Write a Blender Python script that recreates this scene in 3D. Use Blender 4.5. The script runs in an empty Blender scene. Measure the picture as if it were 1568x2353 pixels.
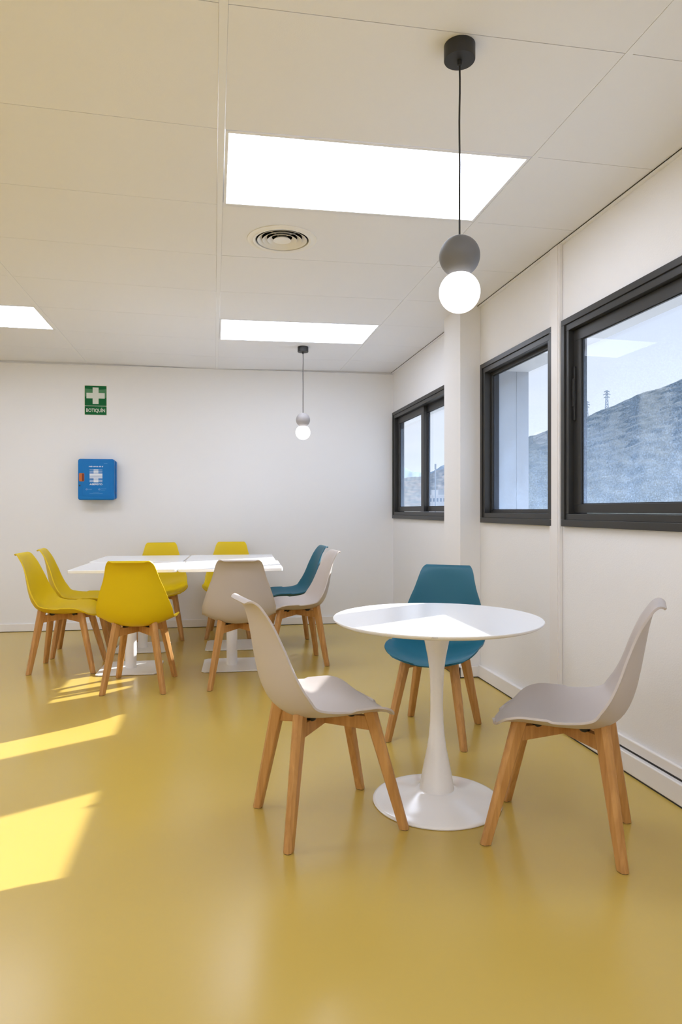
import bpy, bmesh, math, random
from mathutils import Vector, Matrix, noise
random.seed(7)
sc = bpy.context.scene
COL = sc.collection
R = math.radians

# ------------------------------------------------------------------ camera
CAM_Z = 1.122
cam_d = bpy.data.cameras.new('camera')
cam_d.sensor_fit = 'HORIZONTAL'
cam_d.sensor_width = 36.0
cam_d.lens = 36.0 * 1539.2 / 1568.0
cam_d.shift_y = -4.95 / 1568.0
cam_d.clip_start = 0.05
cam_d.clip_end = 4000
cam = bpy.data.objects.new('camera', cam_d)
COL.objects.link(cam)
cam.location = (0, 0, CAM_Z)
cam.rotation_euler = (math.pi / 2, 0, -0.1872)
sc.camera = cam

# ------------------------------------------------------------------ light & exposure
sc.view_settings.view_transform = 'Standard'
sc.view_settings.look = 'None'
sc.view_settings.gamma = 1.0
sc.view_settings.use_curve_mapping = False
sc.view_settings.exposure = -0.25
sc.cycles.max_bounces = 14
sc.cycles.diffuse_bounces = 8
sc.cycles.glossy_bounces = 5
sc.cycles.transparent_max_bounces = 16
sc.cycles.sample_clamp_indirect = 6.0

SUN_STRENGTH = 18.0
SKY_STRENGTH = 1.3
PANEL_STRENGTH = 9.0
LAMP_STRENGTH = 2.2

sun_d = bpy.data.lights.new('sun', 'SUN')
sun_d.energy = SUN_STRENGTH
sun_d.angle = R(0.55)
sun_d.color = (1.0, 0.975, 0.96)
sun = bpy.data.objects.new('sun', sun_d)
COL.objects.link(sun)
SUN_DIR = Vector((-1.0, -0.55, -0.5))
sun.rotation_euler = SUN_DIR.to_track_quat('-Z', 'Y').to_euler()
sun.location = (12, 9, 9)

w = bpy.data.worlds.new('sky')
sc.world = w
w.use_nodes = True
nt = w.node_tree
nt.nodes.clear()
o_ = nt.nodes.new('ShaderNodeOutputWorld')
b_ = nt.nodes.new('ShaderNodeBackground')
tc = nt.nodes.new('ShaderNodeTexCoord')
sx = nt.nodes.new('ShaderNodeSeparateXYZ')
rmp = nt.nodes.new('ShaderNodeValToRGB')
rmp.color_ramp.elements[0].position = 0.0
rmp.color_ramp.elements[0].color = (0.80, 0.83, 0.90, 1)
rmp.color_ramp.elements[1].position = 0.6
rmp.color_ramp.elements[1].color = (0.50, 0.66, 0.95, 1)
e = rmp.color_ramp.elements.new(0.16)
e.color = (0.74, 0.785, 0.90, 1)
cn = nt.nodes.new('ShaderNodeTexNoise')
cn.inputs['Scale'].default_value = 2.2
cn.inputs['Detail'].default_value = 5
mp = nt.nodes.new('ShaderNodeMapping')
mp.inputs['Scale'].default_value = (1, 1, 6)
cr = nt.nodes.new('ShaderNodeValToRGB')
cr.color_ramp.elements[0].position = 0.5
cr.color_ramp.elements[0].color = (0, 0, 0, 1)
cr.color_ramp.elements[1].position = 0.75
cr.color_ramp.elements[1].color = (0.6, 0.6, 0.6, 1)
mx = nt.nodes.new('ShaderNodeMixRGB')
mx.inputs['Color2'].default_value = (0.96, 0.96, 0.97, 1)
L = nt.links.new
L(tc.outputs['Generated'], sx.inputs[0])
L(sx.outputs['Z'], rmp.inputs['Fac'])
L(tc.outputs['Generated'], mp.inputs[0])
L(mp.outputs[0], cn.inputs['Vector'])
L(cn.outputs['Fac'], cr.inputs['Fac'])
L(cr.outputs['Color'], mx.inputs['Fac'])
L(rmp.outputs['Color'], mx.inputs['Color1'])
L(mx.outputs['Color'], b_.inputs['Color'])
b_.inputs['Strength'].default_value = SKY_STRENGTH
L(b_.outputs[0], o_.inputs[0])

# ------------------------------------------------------------------ materials
def pset(b, k, v):
    if k in b.inputs:
        b.inputs[k].default_value = v

def new_mat(name):
    m = bpy.data.materials.new(name)
    m.use_nodes = True
    return m, m.node_tree, m.node_tree.nodes['Principled BSDF']

def mat(name, col, rough=0.5, metal=0.0, spec=0.5, var=0.0, vscale=4.0, bump=0.0, bscale=200.0, coat=0.0, rvar=0.0):
    m, t, b = new_mat(name)
    pset(b, 'Base Color', (*col, 1)); pset(b, 'Roughness', rough); pset(b, 'Metallic', metal)
    pset(b, 'Specular IOR Level', spec); pset(b, 'Coat Weight', coat); pset(b, 'Coat Roughness', 0.15)
    if var or bump or rvar:
        c = t.nodes.new('ShaderNodeTexCoord')
    if var or rvar:
        n = t.nodes.new('ShaderNodeTexNoise'); n.inputs['Scale'].default_value = vscale
        n.inputs['Detail'].default_value = 5
        t.links.new(c.outputs['Object'], n.inputs['Vector'])
    if var:
        r_ = t.nodes.new('ShaderNodeMixRGB')
        r_.inputs['Color1'].default_value = (*[max(0, x * (1 - var)) for x in col], 1)
        r_.inputs['Color2'].default_value = (*[min(1, x * (1 + var)) for x in col], 1)
        t.links.new(n.outputs['Fac'], r_.inputs['Fac'])
        t.links.new(r_.outputs[0], b.inputs['Base Color'])
    if rvar:
        mr = t.nodes.new('ShaderNodeMapRange')
        mr.inputs['To Min'].default_value = rough - rvar; mr.inputs['To Max'].default_value = rough + rvar
        t.links.new(n.outputs['Fac'], mr.inputs['Value'])
        t.links.new(mr.outputs[0], b.inputs['Roughness'])
    if bump:
        n2 = t.nodes.new('ShaderNodeTexNoise'); n2.inputs['Scale'].default_value = bscale
        n2.inputs['Detail'].default_value = 3
        bp = t.nodes.new('ShaderNodeBump'); bp.inputs['Strength'].default_value = bump
        bp.inputs['Distance'].default_value = 0.002
        t.links.new(c.outputs['Object'], n2.inputs['Vector'])
        t.links.new(n2.outputs['Fac'], bp.inputs['Height'])
        t.links.new(bp.outputs[0], b.inputs['Normal'])
    return m

def emis(name, col, strength):
    m, t, b = new_mat(name)
    pset(b, 'Base Color', (0.9, 0.9, 0.9, 1)); pset(b, 'Emission Color', (*col, 1)); pset(b, 'Emission Strength', strength)
    return m

M = {}
M['wall'] = mat('white_plaster', (0.79, 0.785, 0.79), 0.62, bump=0.35, bscale=160, var=0.015, vscale=2)
M['wall_back'] = mat('white_partition_panel', (0.79, 0.79, 0.80), 0.5, bump=0.08, bscale=240, var=0.012, vscale=1.5)
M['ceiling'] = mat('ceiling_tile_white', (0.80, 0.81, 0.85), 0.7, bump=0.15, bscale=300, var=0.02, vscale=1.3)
M['ceil_gap'] = mat('ceiling_joint_grey', (0.42, 0.40, 0.38), 0.8)
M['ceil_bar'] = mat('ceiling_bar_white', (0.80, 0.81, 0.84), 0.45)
M['trim'] = mat('white_trim', (0.78, 0.76, 0.75), 0.4, var=0.03, vscale=9)
M['dark_gap'] = mat('dark_joint', (0.03, 0.027, 0.022), 0.9)  # one dark tone for the gaps and joints along the trims
M['floor'] = mat('yellow_resin_floor', (0.53, 0.372, 0.080), 0.255, spec=0.75, var=0.035, vscale=1.1, bump=0.02, bscale=9)
M['frame'] = mat('dark_bronze_aluminium', (0.032, 0.031, 0.029), 0.4, metal=0.2, bump=0.05, bscale=500)
M['frame_dark'] = mat('black_gasket', (0.012, 0.012, 0.013), 0.5)
M['exterior'] = mat('exterior_render', (0.62, 0.64, 0.66), 0.8, var=0.05, vscale=6)
M['white_metal'] = mat('white_powder_coat', (0.84, 0.835, 0.84), 0.28, bump=0.03, bscale=400)
M['white_gloss'] = mat('white_gloss_lacquer', (0.86, 0.85, 0.855), 0.14)
M['white_top'] = mat('white_table_laminate', (0.84, 0.84, 0.85), 0.22)
M['yellow'] = mat('yellow_plastic', (0.70, 0.50, 0.003), 0.45, spec=0.3, bump=0.05, bscale=600)
M['grey'] = mat('warm_grey_plastic', (0.50, 0.445, 0.415), 0.42, bump=0.05, bscale=600)
M['teal'] = mat('teal_plastic', (0.013, 0.115, 0.175), 0.42, spec=0.35, bump=0.05, bscale=600)
M['black'] = mat('matt_black_metal', (0.018, 0.018, 0.019), 0.45)
M['black_plastic'] = mat('black_plastic', (0.012, 0.012, 0.012), 0.5)
M['felt'] = mat('felt_pad', (0.10, 0.075, 0.055), 0.95)
M['concrete'] = mat('grey_painted_concrete', (0.145, 0.145, 0.15), 0.6, var=0.06, vscale=30)
M['concrete_pale'] = mat('pale_grey_painted', (0.30, 0.28, 0.275), 0.6, var=0.04, vscale=30)
M['green'] = mat('sign_green', (0.003, 0.115, 0.03), 0.45, spec=0.15)
M['green_pale'] = mat('sign_green_pale', (0.07, 0.22, 0.10), 0.45, spec=0.15)
M['sign_white'] = mat('sign_white', (0.60, 0.64, 0.56), 0.35)
M['sign_edge'] = mat('sign_border', (0.62, 0.63, 0.52), 0.35)
M['blue'] = mat('blue_plastic', (0.004, 0.16, 0.47), 0.36, spec=0.25)
M['blue_hinge'] = mat('dark_blue_plastic', (0.008, 0.07, 0.30), 0.4)
M['orange'] = mat('orange_latch', (0.50, 0.13, 0.02), 0.4)
M['orange_dark'] = mat('dark_orange_recess', (0.16, 0.022, 0.008), 0.5)
M['print'] = mat('white_print', (0.72, 0.76, 0.82), 0.4)
M['print_pale'] = mat('pale_blue_print', (0.18, 0.42, 0.68), 0.4)
M['stamp'] = mat('grey_stamp', (0.42, 0.41, 0.40), 0.5)
M['panel'] = emis('light_panel_diffuser', (0.85, 0.93, 1.12), PANEL_STRENGTH)
M['globe'] = emis('opal_glass_glow', (1.0, 0.965, 0.955), LAMP_STRENGTH)
M['vent'] = mat('vent_white_metal', (0.82, 0.81, 0.79), 0.4)
M['vent_dark'] = mat('vent_shaft', (0.06, 0.06, 0.055), 0.9)

def wood(name):
    m, t, b = new_mat(name)
    c = t.nodes.new('ShaderNodeTexCoord')
    mp = t.nodes.new('ShaderNodeMapping'); mp.inputs['Scale'].default_value = (38, 38, 3.0)
    n = t.nodes.new('ShaderNodeTexNoise'); n.inputs['Scale'].default_value = 1.6; n.inputs['Detail'].default_value = 6
    n.inputs['Distortion'].default_value = 0.6
    r_ = t.nodes.new('ShaderNodeValToRGB')
    r_.color_ramp.elements[0].position = 0.3; r_.color_ramp.elements[0].color = (0.42, 0.20, 0.055, 1)
    r_.color_ramp.elements[1].position = 0.75; r_.color_ramp.elements[1].color = (0.60, 0.32, 0.105, 1)
    t.links.new(c.outputs['Object'], mp.inputs[0]); t.links.new(mp.outputs[0], n.inputs['Vector'])
    t.links.new(n.outputs['Fac'], r_.inputs['Fac']); t.links.new(r_.outputs[0], b.inputs['Base Color'])
    pset(b, 'Roughness', 0.42)
    return m
M['wood'] = wood('beech_wood')

def glass_mat(name, base, top, z0, z1, speck):
    """window glass: see-through, reflecting, with a film of dust that is heavier low down"""
    m = bpy.data.materials.new(name); m.use_nodes = True
    t = m.node_tree; t.nodes.clear()
    N = t.nodes.new; K = t.links.new
    out = N('ShaderNodeOutputMaterial'); tr = N('ShaderNodeBsdfTransparent'); gl = N('ShaderNodeBsdfGlossy')
    gl.inputs['Roughness'].default_value = 0.0
    tr.inputs['Color'].default_value = (0.96, 0.975, 0.98, 1)
    fr = N('ShaderNodeFresnel'); fr.inputs['IOR'].default_value = 1.2
    geo0 = N('ShaderNodeNewGeometry'); inv = N('ShaderNodeMath'); inv.operation = 'SUBTRACT'; inv.inputs[0].default_value = 1.0
    K(geo0.outputs['Backfacing'], inv.inputs[1])
    fm = N('ShaderNodeMath'); fm.operation = 'MULTIPLY'; K(fr.outputs[0], fm.inputs[0]); K(inv.outputs[0], fm.inputs[1])
    m1 = N('ShaderNodeMixShader'); K(fm.outputs[0], m1.inputs[0]); K(tr.outputs[0], m1.inputs[1]); K(gl.outputs[0], m1.inputs[2])
    tl = N('ShaderNodeBsdfTranslucent'); tl.inputs['Color'].default_value = (0.46, 0.66, 1.0, 1)
    geo = N('ShaderNodeNewGeometry'); sp = N('ShaderNodeSeparateXYZ'); K(geo.outputs['Position'], sp.inputs[0])
    mr = N('ShaderNodeMapRange'); mr.inputs['From Min'].default_value = z0; mr.inputs['From Max'].default_value = z1
    mr.inputs['To Min'].default_value = base; mr.inputs['To Max'].default_value = top
    K(sp.outputs['Z'], mr.inputs['Value'])
    n1 = N('ShaderNodeTexNoise'); n1.inputs['Scale'].default_value = 150; n1.inputs['Detail'].default_value = 2
    n2 = N('ShaderNodeTexNoise'); n2.inputs['Scale'].default_value = 5; n2.inputs['Detail'].default_value = 4
    K(geo.outputs['Position'], n1.inputs['Vector']); K(geo.outputs['Position'], n2.inputs['Vector'])
    r1 = N('ShaderNodeMapRange'); r1.inputs['From Min'].default_value = 0.45; r1.inputs['From Max'].default_value = 0.75
    r1.inputs['To Min'].default_value = 0.7; r1.inputs['To Max'].default_value = 0.7 + speck
    K(n1.outputs['Fac'], r1.inputs['Value'])
    r2 = N('ShaderNodeMapRange'); r2.inputs['From Min'].default_value = 0.3; r2.inputs['From Max'].default_value = 0.7
    r2.inputs['To Min'].default_value = 0.8; r2.inputs['To Max'].default_value = 1.2
    K(n2.outputs['Fac'], r2.inputs['Value'])
    a = N('ShaderNodeMath'); a.operation = 'MULTIPLY'; K(mr.outputs[0], a.inputs[0]); K(r1.outputs[0], a.inputs[1])
    a2 = N('ShaderNodeMath'); a2.operation = 'MULTIPLY'; K(a.outputs[0], a2.inputs[0]); K(r2.outputs[0], a2.inputs[1])
    m2 = N('ShaderNodeMixShader'); K(a2.outputs[0], m2.inputs[0]); K(m1.outputs[0], m2.inputs[1]); K(tl.outputs[0], m2.inputs[2])
    K(m2.outputs[0], out.inputs[0])
    return m
M['glass_clean'] = glass_mat('window_glass_light_dust', 0.055, 0.015, 1.1, 1.95, 0.3)
M['glass_dirty'] = glass_mat('window_glass_dusty', 0.055, 0.01, 1.15, 1.9, 1.5)

def hill_mat(name, c1, c2, scale):
    m, t, b = new_mat(name)
    c = t.nodes.new('ShaderNodeTexCoord')
    n = t.nodes.new('ShaderNodeTexNoise'); n.inputs['Scale'].default_value = scale; n.inputs['Detail'].default_value = 8
    r_ = t.nodes.new('ShaderNodeValToRGB')
    r_.color_ramp.elements[0].position = 0.35; r_.color_ramp.elements[0].color = (*c1, 1)
    r_.color_ramp.elements[1].position = 0.65; r_.color_ramp.elements[1].color = (*c2, 1)
    t.links.new(c.outputs['Object'], n.inputs['Vector']); t.links.new(n.outputs['Fac'], r_.inputs['Fac'])
    t.links.new(r_.outputs[0], b.inputs['Base Color']); pset(b, 'Roughness', 0.9); pset(b, 'Specular IOR Level', 0.1)
    return m
M['hill'] = hill_mat('wooded_hillside', (0.042, 0.060, 0.057), (0.075, 0.094, 0.085), 1.3)
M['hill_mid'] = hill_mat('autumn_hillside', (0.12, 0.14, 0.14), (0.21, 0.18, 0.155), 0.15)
M['hill_far'] = hill_mat('distant_hill', (0.22, 0.28, 0.33), (0.26, 0.32, 0.37), 0.01)  # blue of aerial haze put into the hill colour
M['ground'] = hill_mat('outdoor_ground', (0.46, 0.48, 0.52), (0.52, 0.54, 0.58), 0.05)
M['reveal'] = mat('grey_reveal_render', (0.40, 0.42, 0.45), 0.8, var=0.05, vscale=6)
M['steel'] = mat('galvanised_steel', (0.40, 0.43, 0.47), 0.5)
M['bldg'] = mat('cream_render', (0.75, 0.70, 0.64), 0.8)
M['bldg_glass'] = mat('dark_window_glass', (0.10, 0.13, 0.17), 0.3)

# ------------------------------------------------------------------ mesh helpers
def box(bm, x0, x1, y0, y1, z0, z1):
    v = [bm.verts.new(p) for p in ((x0, y0, z0), (x1, y0, z0), (x1, y1, z0), (x0, y1, z0),
                                   (x0, y0, z1), (x1, y0, z1), (x1, y1, z1), (x0, y1, z1))]
    for f in ((0, 3, 2, 1), (4, 5, 6, 7), (0, 1, 5, 4), (1, 2, 6, 5), (2, 3, 7, 6), (3, 0, 4, 7)):
        bm.faces.new([v[i] for i in f])
    return v

def prism(bm, pts, z0, z1):
    a = [bm.verts.new((x, y, z0)) for x, y in pts]
    b = [bm.verts.new((x, y, z1)) for x, y in pts]
    n = len(pts)
    bm.faces.new(a[::-1]); bm.faces.new(b)
    for i in range(n):
        bm.faces.new((a[i], a[(i + 1) % n], b[(i + 1) % n], b[i]))

def lathe(bm, prof, seg=48, c=(0, 0), closed=False):
    rings = []
    for r_, z in prof:
        if r_ < 1e-6:
            rings.append([bm.verts.new((c[0], c[1], z))])
        else:
            rings.append([bm.verts.new((c[0] + r_ * math.cos(2 * math.pi * i / seg), c[1] + r_ * math.sin(2 * math.pi * i / seg), z)) for i in range(seg)])
    prs = list(zip(rings[:-1], rings[1:]))
    if closed:
        prs.append((rings[-1], rings[0]))
    for a, b in prs:
        for i in range(seg):
            j = (i + 1) % seg
            if len(a) == 1 and len(b) == 1: continue
            if len(a) == 1: bm.faces.new((a[0], b[j], b[i]))
            elif len(b) == 1: bm.faces.new((a[i], a[j], b[0]))
            else: bm.faces.new((a[i], a[j], b[j], b[i]))

def tube(bm, pts, r_, seg=10):
    pts = [Vector(p) for p in pts]
    rings = []
    for i, p in enumerate(pts):
        d = (pts[min(i + 1, len(pts) - 1)] - pts[max(i - 1, 0)]).normalized()
        a = d.orthogonal().normalized() if i == 0 else (rings[-1][1] - d * rings[-1][1].dot(d)).normalized()
        b = d.cross(a)
        rings.append(([bm.verts.new(p + (a * math.cos(t) + b * math.sin(t)) * r_) for t in [2 * math.pi * k / seg for k in range(seg)]], a))
    for (A, _), (B, _) in zip(rings[:-1], rings[1:]):
        for k in range(seg):
            bm.faces.new((A[k], A[(k + 1) % seg], B[(k + 1) % seg], B[k]))
    bm.faces.new(rings[0][0][::-1]); bm.faces.new(rings[-1][0])

def obj(name, bm, m, parent=None, smooth=False, bevel=0.0, seg=2, loc=None):
    bmesh.ops.recalc_face_normals(bm, faces=bm.faces)
    me = bpy.data.meshes.new(name)
    bm.to_mesh(me); bm.free()
    me.materials.append(M[m] if isinstance(m, str) else m)
    if smooth:
        for p in me.polygons: p.use_smooth = True
        try:
            me.set_sharp_from_angle(angle=R(40))
        except Exception:
            pass
    o = bpy.data.objects.new(name, me)
    COL.objects.link(o)
    if parent: o.parent = parent
    if loc: o.location = loc
    if bevel:
        b = o.modifiers.new('bevel', 'BEVEL'); b.width = bevel; b.segments = seg; b.limit_method = 'ANGLE'; b.angle_limit = R(35)
    return o

def NB(): return bmesh.new()

def boxes(name, lst, m, parent=None, **k):
    bm = NB()
    for b in lst: box(bm, *b)
    return obj(name, bm, m, parent, **k)

def struct(o, label=None):
    o['kind'] = 'structure'
    if label: o['label'] = label
    return o

def tag(o, label, cat, group=None, kind=None):
    o['label'] = label; o['category'] = cat
    if group: o['group'] = group
    if kind: o['kind'] = kind
    return o

def empty(name, loc=(0, 0, 0), rz=0.0):
    o = bpy.data.objects.new(name, None); COL.objects.link(o)
    o.empty_display_size = 0.1
    o.location = loc; o.rotation_euler = (0, 0, rz)
    return o

def children(o): return [c for c in bpy.data.objects if c.parent is o]

def copy_tree(o, parent=None):
    c = o.copy(); COL.objects.link(c); c.parent = parent
    for ch in children(o): copy_tree(ch, c)
    return c

# ------------------------------------------------------------------ room dimensions
H = 2.4915            # ceiling height
XR = 1.759            # window wall, room side
XO = 2.07             # window wall, outer side
XL = -5.2
YN = -3.4
def YB(x): return 6.4828 - 0.0355 * (x - XR)   # back wall line
ZS, ZH = 1.038, 2.084  # window opening sill / head

# floor
bm = NB()
box(bm, XL - .2, XO, YN - .2, 6.95, -0.12, 0.0)
struct(obj('floor', bm, 'floor'), 'glossy yellow resin floor')

# back wall
bm = NB()
prism(bm, [(XL - .2, YB(XL - .2)), (1.86, YB(1.86)), (1.86, YB(1.86) + .2), (XL - .2, YB(XL - .2) + .2)], 0, H + .1)
struct(obj('wall_back', bm, 'wall_back'), 'white back wall')
# left wall and wall behind the camera
struct(boxes('wall_left', [(XL - .2, XL, YN, YB(XL), 0, H + .1)], 'wall'), 'white left wall')
struct(boxes('wall_front', [(XL - .2, XO, YN - .2, YN, 0, H + .1)], 'wall'), 'white wall behind the camera')

# window wall with deep openings; the pier by window 2 steps back outside
OPEN = [(4.655, 6.447), (1.30, 4.204), (-2.55, 0.75)]
lst = [(XR, XO, YN, YB(XR) + .0, 0, ZS), (XR, XO, YN, YB(XR), ZH, H + .1)]
prev = YB(XR)
for a, b in OPEN:
    lst.append((XR, 1.86 if b > 6 else XO, b, prev, ZS, ZH)); prev = a
lst.append((XR, XO, YN, prev, ZS, ZH))
lst.append((XR, 1.84, 3.145, 3.239, ZS, ZH))
struct(boxes('wall_right', lst, 'wall'), 'white window wall')
# outer lining of the openings (reveals seen through the glass)
lst = []
for a, b in OPEN:
    b2 = 9.0 if b > 6 else b
    lst += [(1.86, XO + .01, a, b2, ZH - .034, ZH), (1.86, XO + .01, a, b2, ZS, ZS + .03)]
struct(boxes('trim_1', lst, 'exterior'), 'pale outer window reveal lining')
struct(boxes('trim_8', [(1.86, XO + .012, b - .006, b, ZS + .03, ZH - .034) for a, b in OPEN if b < 6] +
             [(1.995, 1.998, b - .009, b - .006, ZS + .03, ZH - .034) for a, b in OPEN if b < 6], 'reveal'), 'grey outer side reveal')

# pilaster
struct(boxes('wall_pilaster', [(1.616, XR, 4.25, 4.569, 0, H)], 'wall', bevel=.003), 'white pilaster between the windows')

# ------------------------------------------------------------------ ceiling: sagging tile field, bars, panels
XA = 0.025
Y0 = 3.6155
def CZ(x):
    """underside of the ceiling; the bar at XA hangs a little lower"""
    d = abs(x - XA)
    return H - max(0.0, 0.018 * (1 - d / 1.2))
cols = [XL] + [XA + 1.2 * k for k in range(-4, 2)] + [XR]
rows = [YN] + [Y0 + 0.6 * k for k in range(-11, 5)] + [None]
panel_cells = set()
PANELS = []
for ci in range(len(cols) - 1):
    k = round((cols[ci] - XA) / 1.2) if ci > 0 else None
    if k is None or k % 2: continue
    for ri in range(1, len(rows) - 1):
        kr = round((rows[ri] - Y0) / .6)
        if (kr + 2) % 4 == 0 and rows[ri + 1] is not None:
            panel_cells.add((ci, ri)); PANELS.append((cols[ci], rows[ri]))
bm = NB()
g, bw = 0.0014, 0.012
for ci in range(len(cols) - 1):
    for ri in range(len(rows) - 1):
        if (ci, ri) in panel_cells: continue
        x0, x1 = cols[ci] + bw + .0008, cols[ci + 1] - bw - .0008
        y0 = rows[ri] + g
        ya, yb = (rows[ri + 1] - g,) * 2 if rows[ri + 1] is not None else (YB(x0) - .004, YB(x1) - .004)
        z0, z1 = CZ(x0), CZ(x1)
        if x0 < .335 < x1 and y0 < 3.357 < ya:      # the tile that carries the air vent
            hx, hy, hr = .335, 3.357, .150
            N_ = 64; inn = []; out = []
            for k in range(N_):
                a = 2 * math.pi * (k + .5) / N_
                ca, sa = math.cos(a), math.sin(a)
                ts = [((x1 if ca > 0 else x0) - hx) / ca if abs(ca) > 1e-6 else 9e9, ((ya if sa > 0 else y0) - hy) / sa if abs(sa) > 1e-6 else 9e9]
                t = min(ts); px_, py_ = hx + ca * t, hy + sa * t
                out.append((px_, py_)); inn.append((hx + hr * ca, hy + hr * sa))
            corners = [(x1, ya), (x0, ya), (x0, y0), (x1, y0)]
            zz = lambda q: z0 + (z1 - z0) * (q[0] - x0) / (x1 - x0)
            IV = [bm.verts.new((*q, zz(q))) for q in inn]; IT = [bm.verts.new((*q, zz(q) + .012)) for q in inn]
            OV = [bm.verts.new((*q, zz(q))) for q in out]; OT = [bm.verts.new((*q, zz(q) + .012)) for q in out]
            for k in range(N_):
                j = (k + 1) % N_
                for I_, O_, up in ((IV, OV, 0), (IT, OT, 1)):
                    c_ = None
                    if abs(out[k][0] - out[j][0]) > 1e-5 and abs(out[k][1] - out[j][1]) > 1e-5:
                        c_ = min(corners, key=lambda c: (c[0] - out[k][0]) ** 2 + (c[1] - out[k][1]) ** 2)
                        c_ = bm.verts.new((*c_, zz(c_) + .012 * up))
                    bm.faces.new([I_[k], O_[k]] + ([c_] if c_ else []) + [O_[j], I_[j]])
                bm.faces.new((IV[k], IV[j], IT[j], IT[k]))
            continue
        v = [bm.verts.new(p) for p in ((x0, y0, z0), (x1, y0, z1), (x1, yb, z1), (x0, ya, z0),
                                       (x0, y0, z0 + .012), (x1, y0, z1 + .012), (x1, yb, z1 + .012), (x0, ya, z0 + .012))]
        for f in ((0, 3, 2, 1), (4, 5, 6, 7), (0, 1, 5, 4), (1, 2, 6, 5), (2, 3, 7, 6), (3, 0, 4, 7)):
            bm.faces.new([v[i] for i in f])
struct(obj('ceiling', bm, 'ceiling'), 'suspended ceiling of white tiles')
struct(boxes('ceiling_slab', [(XL - .2, XO, YN - .2, 6.9, H + .15, H + .2)], 'ceil_gap'), 'void behind the ceiling tiles')
bm = NB()
for x in cols[1:-1]:
    z = CZ(x)
    box(bm, x - bw, x + bw, YN, YB(x), z - .0015, z + .012)
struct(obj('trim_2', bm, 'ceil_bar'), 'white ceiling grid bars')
bm = NB()
box(bm, XR - .020, XR - .0005, YN, YB(XR), H - .009, H - .004)
prism(bm, [(XL, YB(XL) - .016), (XR, YB(XR) - .016), (XR, YB(XR)), (XL, YB(XL))], H - .020, H - .0185)
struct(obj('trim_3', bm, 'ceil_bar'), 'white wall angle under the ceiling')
struct(boxes('trim_4', [(XR - .022, XR - .019, YN, YB(XR), H - .004, H - .001)], 'dark_gap'), 'dark gap between wall angle and tiles')  # solid dark strip drawn in for the shadow of the gap

def light_panel(x, y, label):
    r_ = empty('ceiling_light_panel', (x + .6, y + .3, CZ(x + .6)))
    hx, hy = .5735, .2805
    lx = x + .6
    def sag(dx): return CZ(lx + dx) - CZ(lx)
    bm = NB()
    for (a, b, c, d) in ((-.585, .585, -.2965, -hy), (-.585, .585, hy, .2965), (-.585, -hx, -hy, hy), (hx, .585, -hy, hy)):
        v = box(bm, a, b, c, d, -.001, .012)
        for q in v: q.co.z += sag(q.co.x)
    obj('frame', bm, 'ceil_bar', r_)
    bm = NB()
    v = box(bm, -hx, hx, -hy, hy, .0005, .010)
    for q in v: q.co.z += sag(q.co.x)
    obj('diffuser', bm, 'panel', r_)
    tag(r_, label, 'ceiling light', 'recessed light panels in the ceiling')
for (x, y) in PANELS:
    if abs(x - XA) < .1 and abs(y - (Y0 - 1.2)) < .1: lb = 'large bright rectangular ceiling panel nearest the camera, behind the big pendant cord'
    elif abs(x - XA) < .1 and abs(y - (Y0 + 1.2)) < .1: lb = 'bright rectangular ceiling panel above the small far pendant lamp'
    elif x < -2 and x > -3 and abs(y - (Y0 + 1.2)) < .1: lb = 'bright ceiling panel cut off by the left edge of the photo'
    else: lb = 'lit rectangular ceiling panel outside the photo frame'
    light_panel(x, y, lb)

# round air diffuser
v_ = empty('ceiling_air_vent', (.335, 3.357, CZ(.335)))
bm = NB(); lathe(bm, [(.146, .012), (.172, .0005), (.1745, -.001), (.173, -.0035), (.150, -.0045), (.146, -.0075), (.134, -.0065), (.131, .004), (.138, .030), (.146, .030)], 72, closed=True)
obj('flange', bm, 'vent', v_, smooth=True)
bm = NB(); lathe(bm, [(.1455, .012), (.1455, .125), (0, .125), (0, .128), (.148, .128), (.148, .012)], 48); obj('shaft', bm, 'vent_dark', v_)
for r0 in (.1235, .0985, .0735):
    bm = NB()
    lathe(bm, [(r0 - .023, .009), (r0 - .010, .000), (r0, -.0065), (r0 + .0010, -.0057), (r0 - .009, .0015), (r0 - .022, .0105)], 64, closed=True)
    obj('ring', bm, 'vent', v_, smooth=True)
bm = NB(); lathe(bm, [(0, -.0005), (.010, -.001), (.028, -.005), (.0435, -.0065), (.0445, -.0055), (.034, .004), (.020, .016), (0, .018)], 48)
obj('centre_cone', bm, 'vent', v_, smooth=True)
bm = NB()
for k in range(4):
    a = R(45 + 90 * k); beam_a = Vector((math.cos(a) * .03, math.sin(a) * .03, .012)); beam_b = Vector((math.cos(a) * .14, math.sin(a) * .14, .014))
    tube(bm, [beam_a, beam_b], .0025, 6)
obj('spoke', bm, 'vent', v_)
v_.rotation_euler = (0, -math.atan(.015), 0)
tag(v_, 'round white air vent with concentric rings set in the ceiling', 'air vent')

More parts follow.
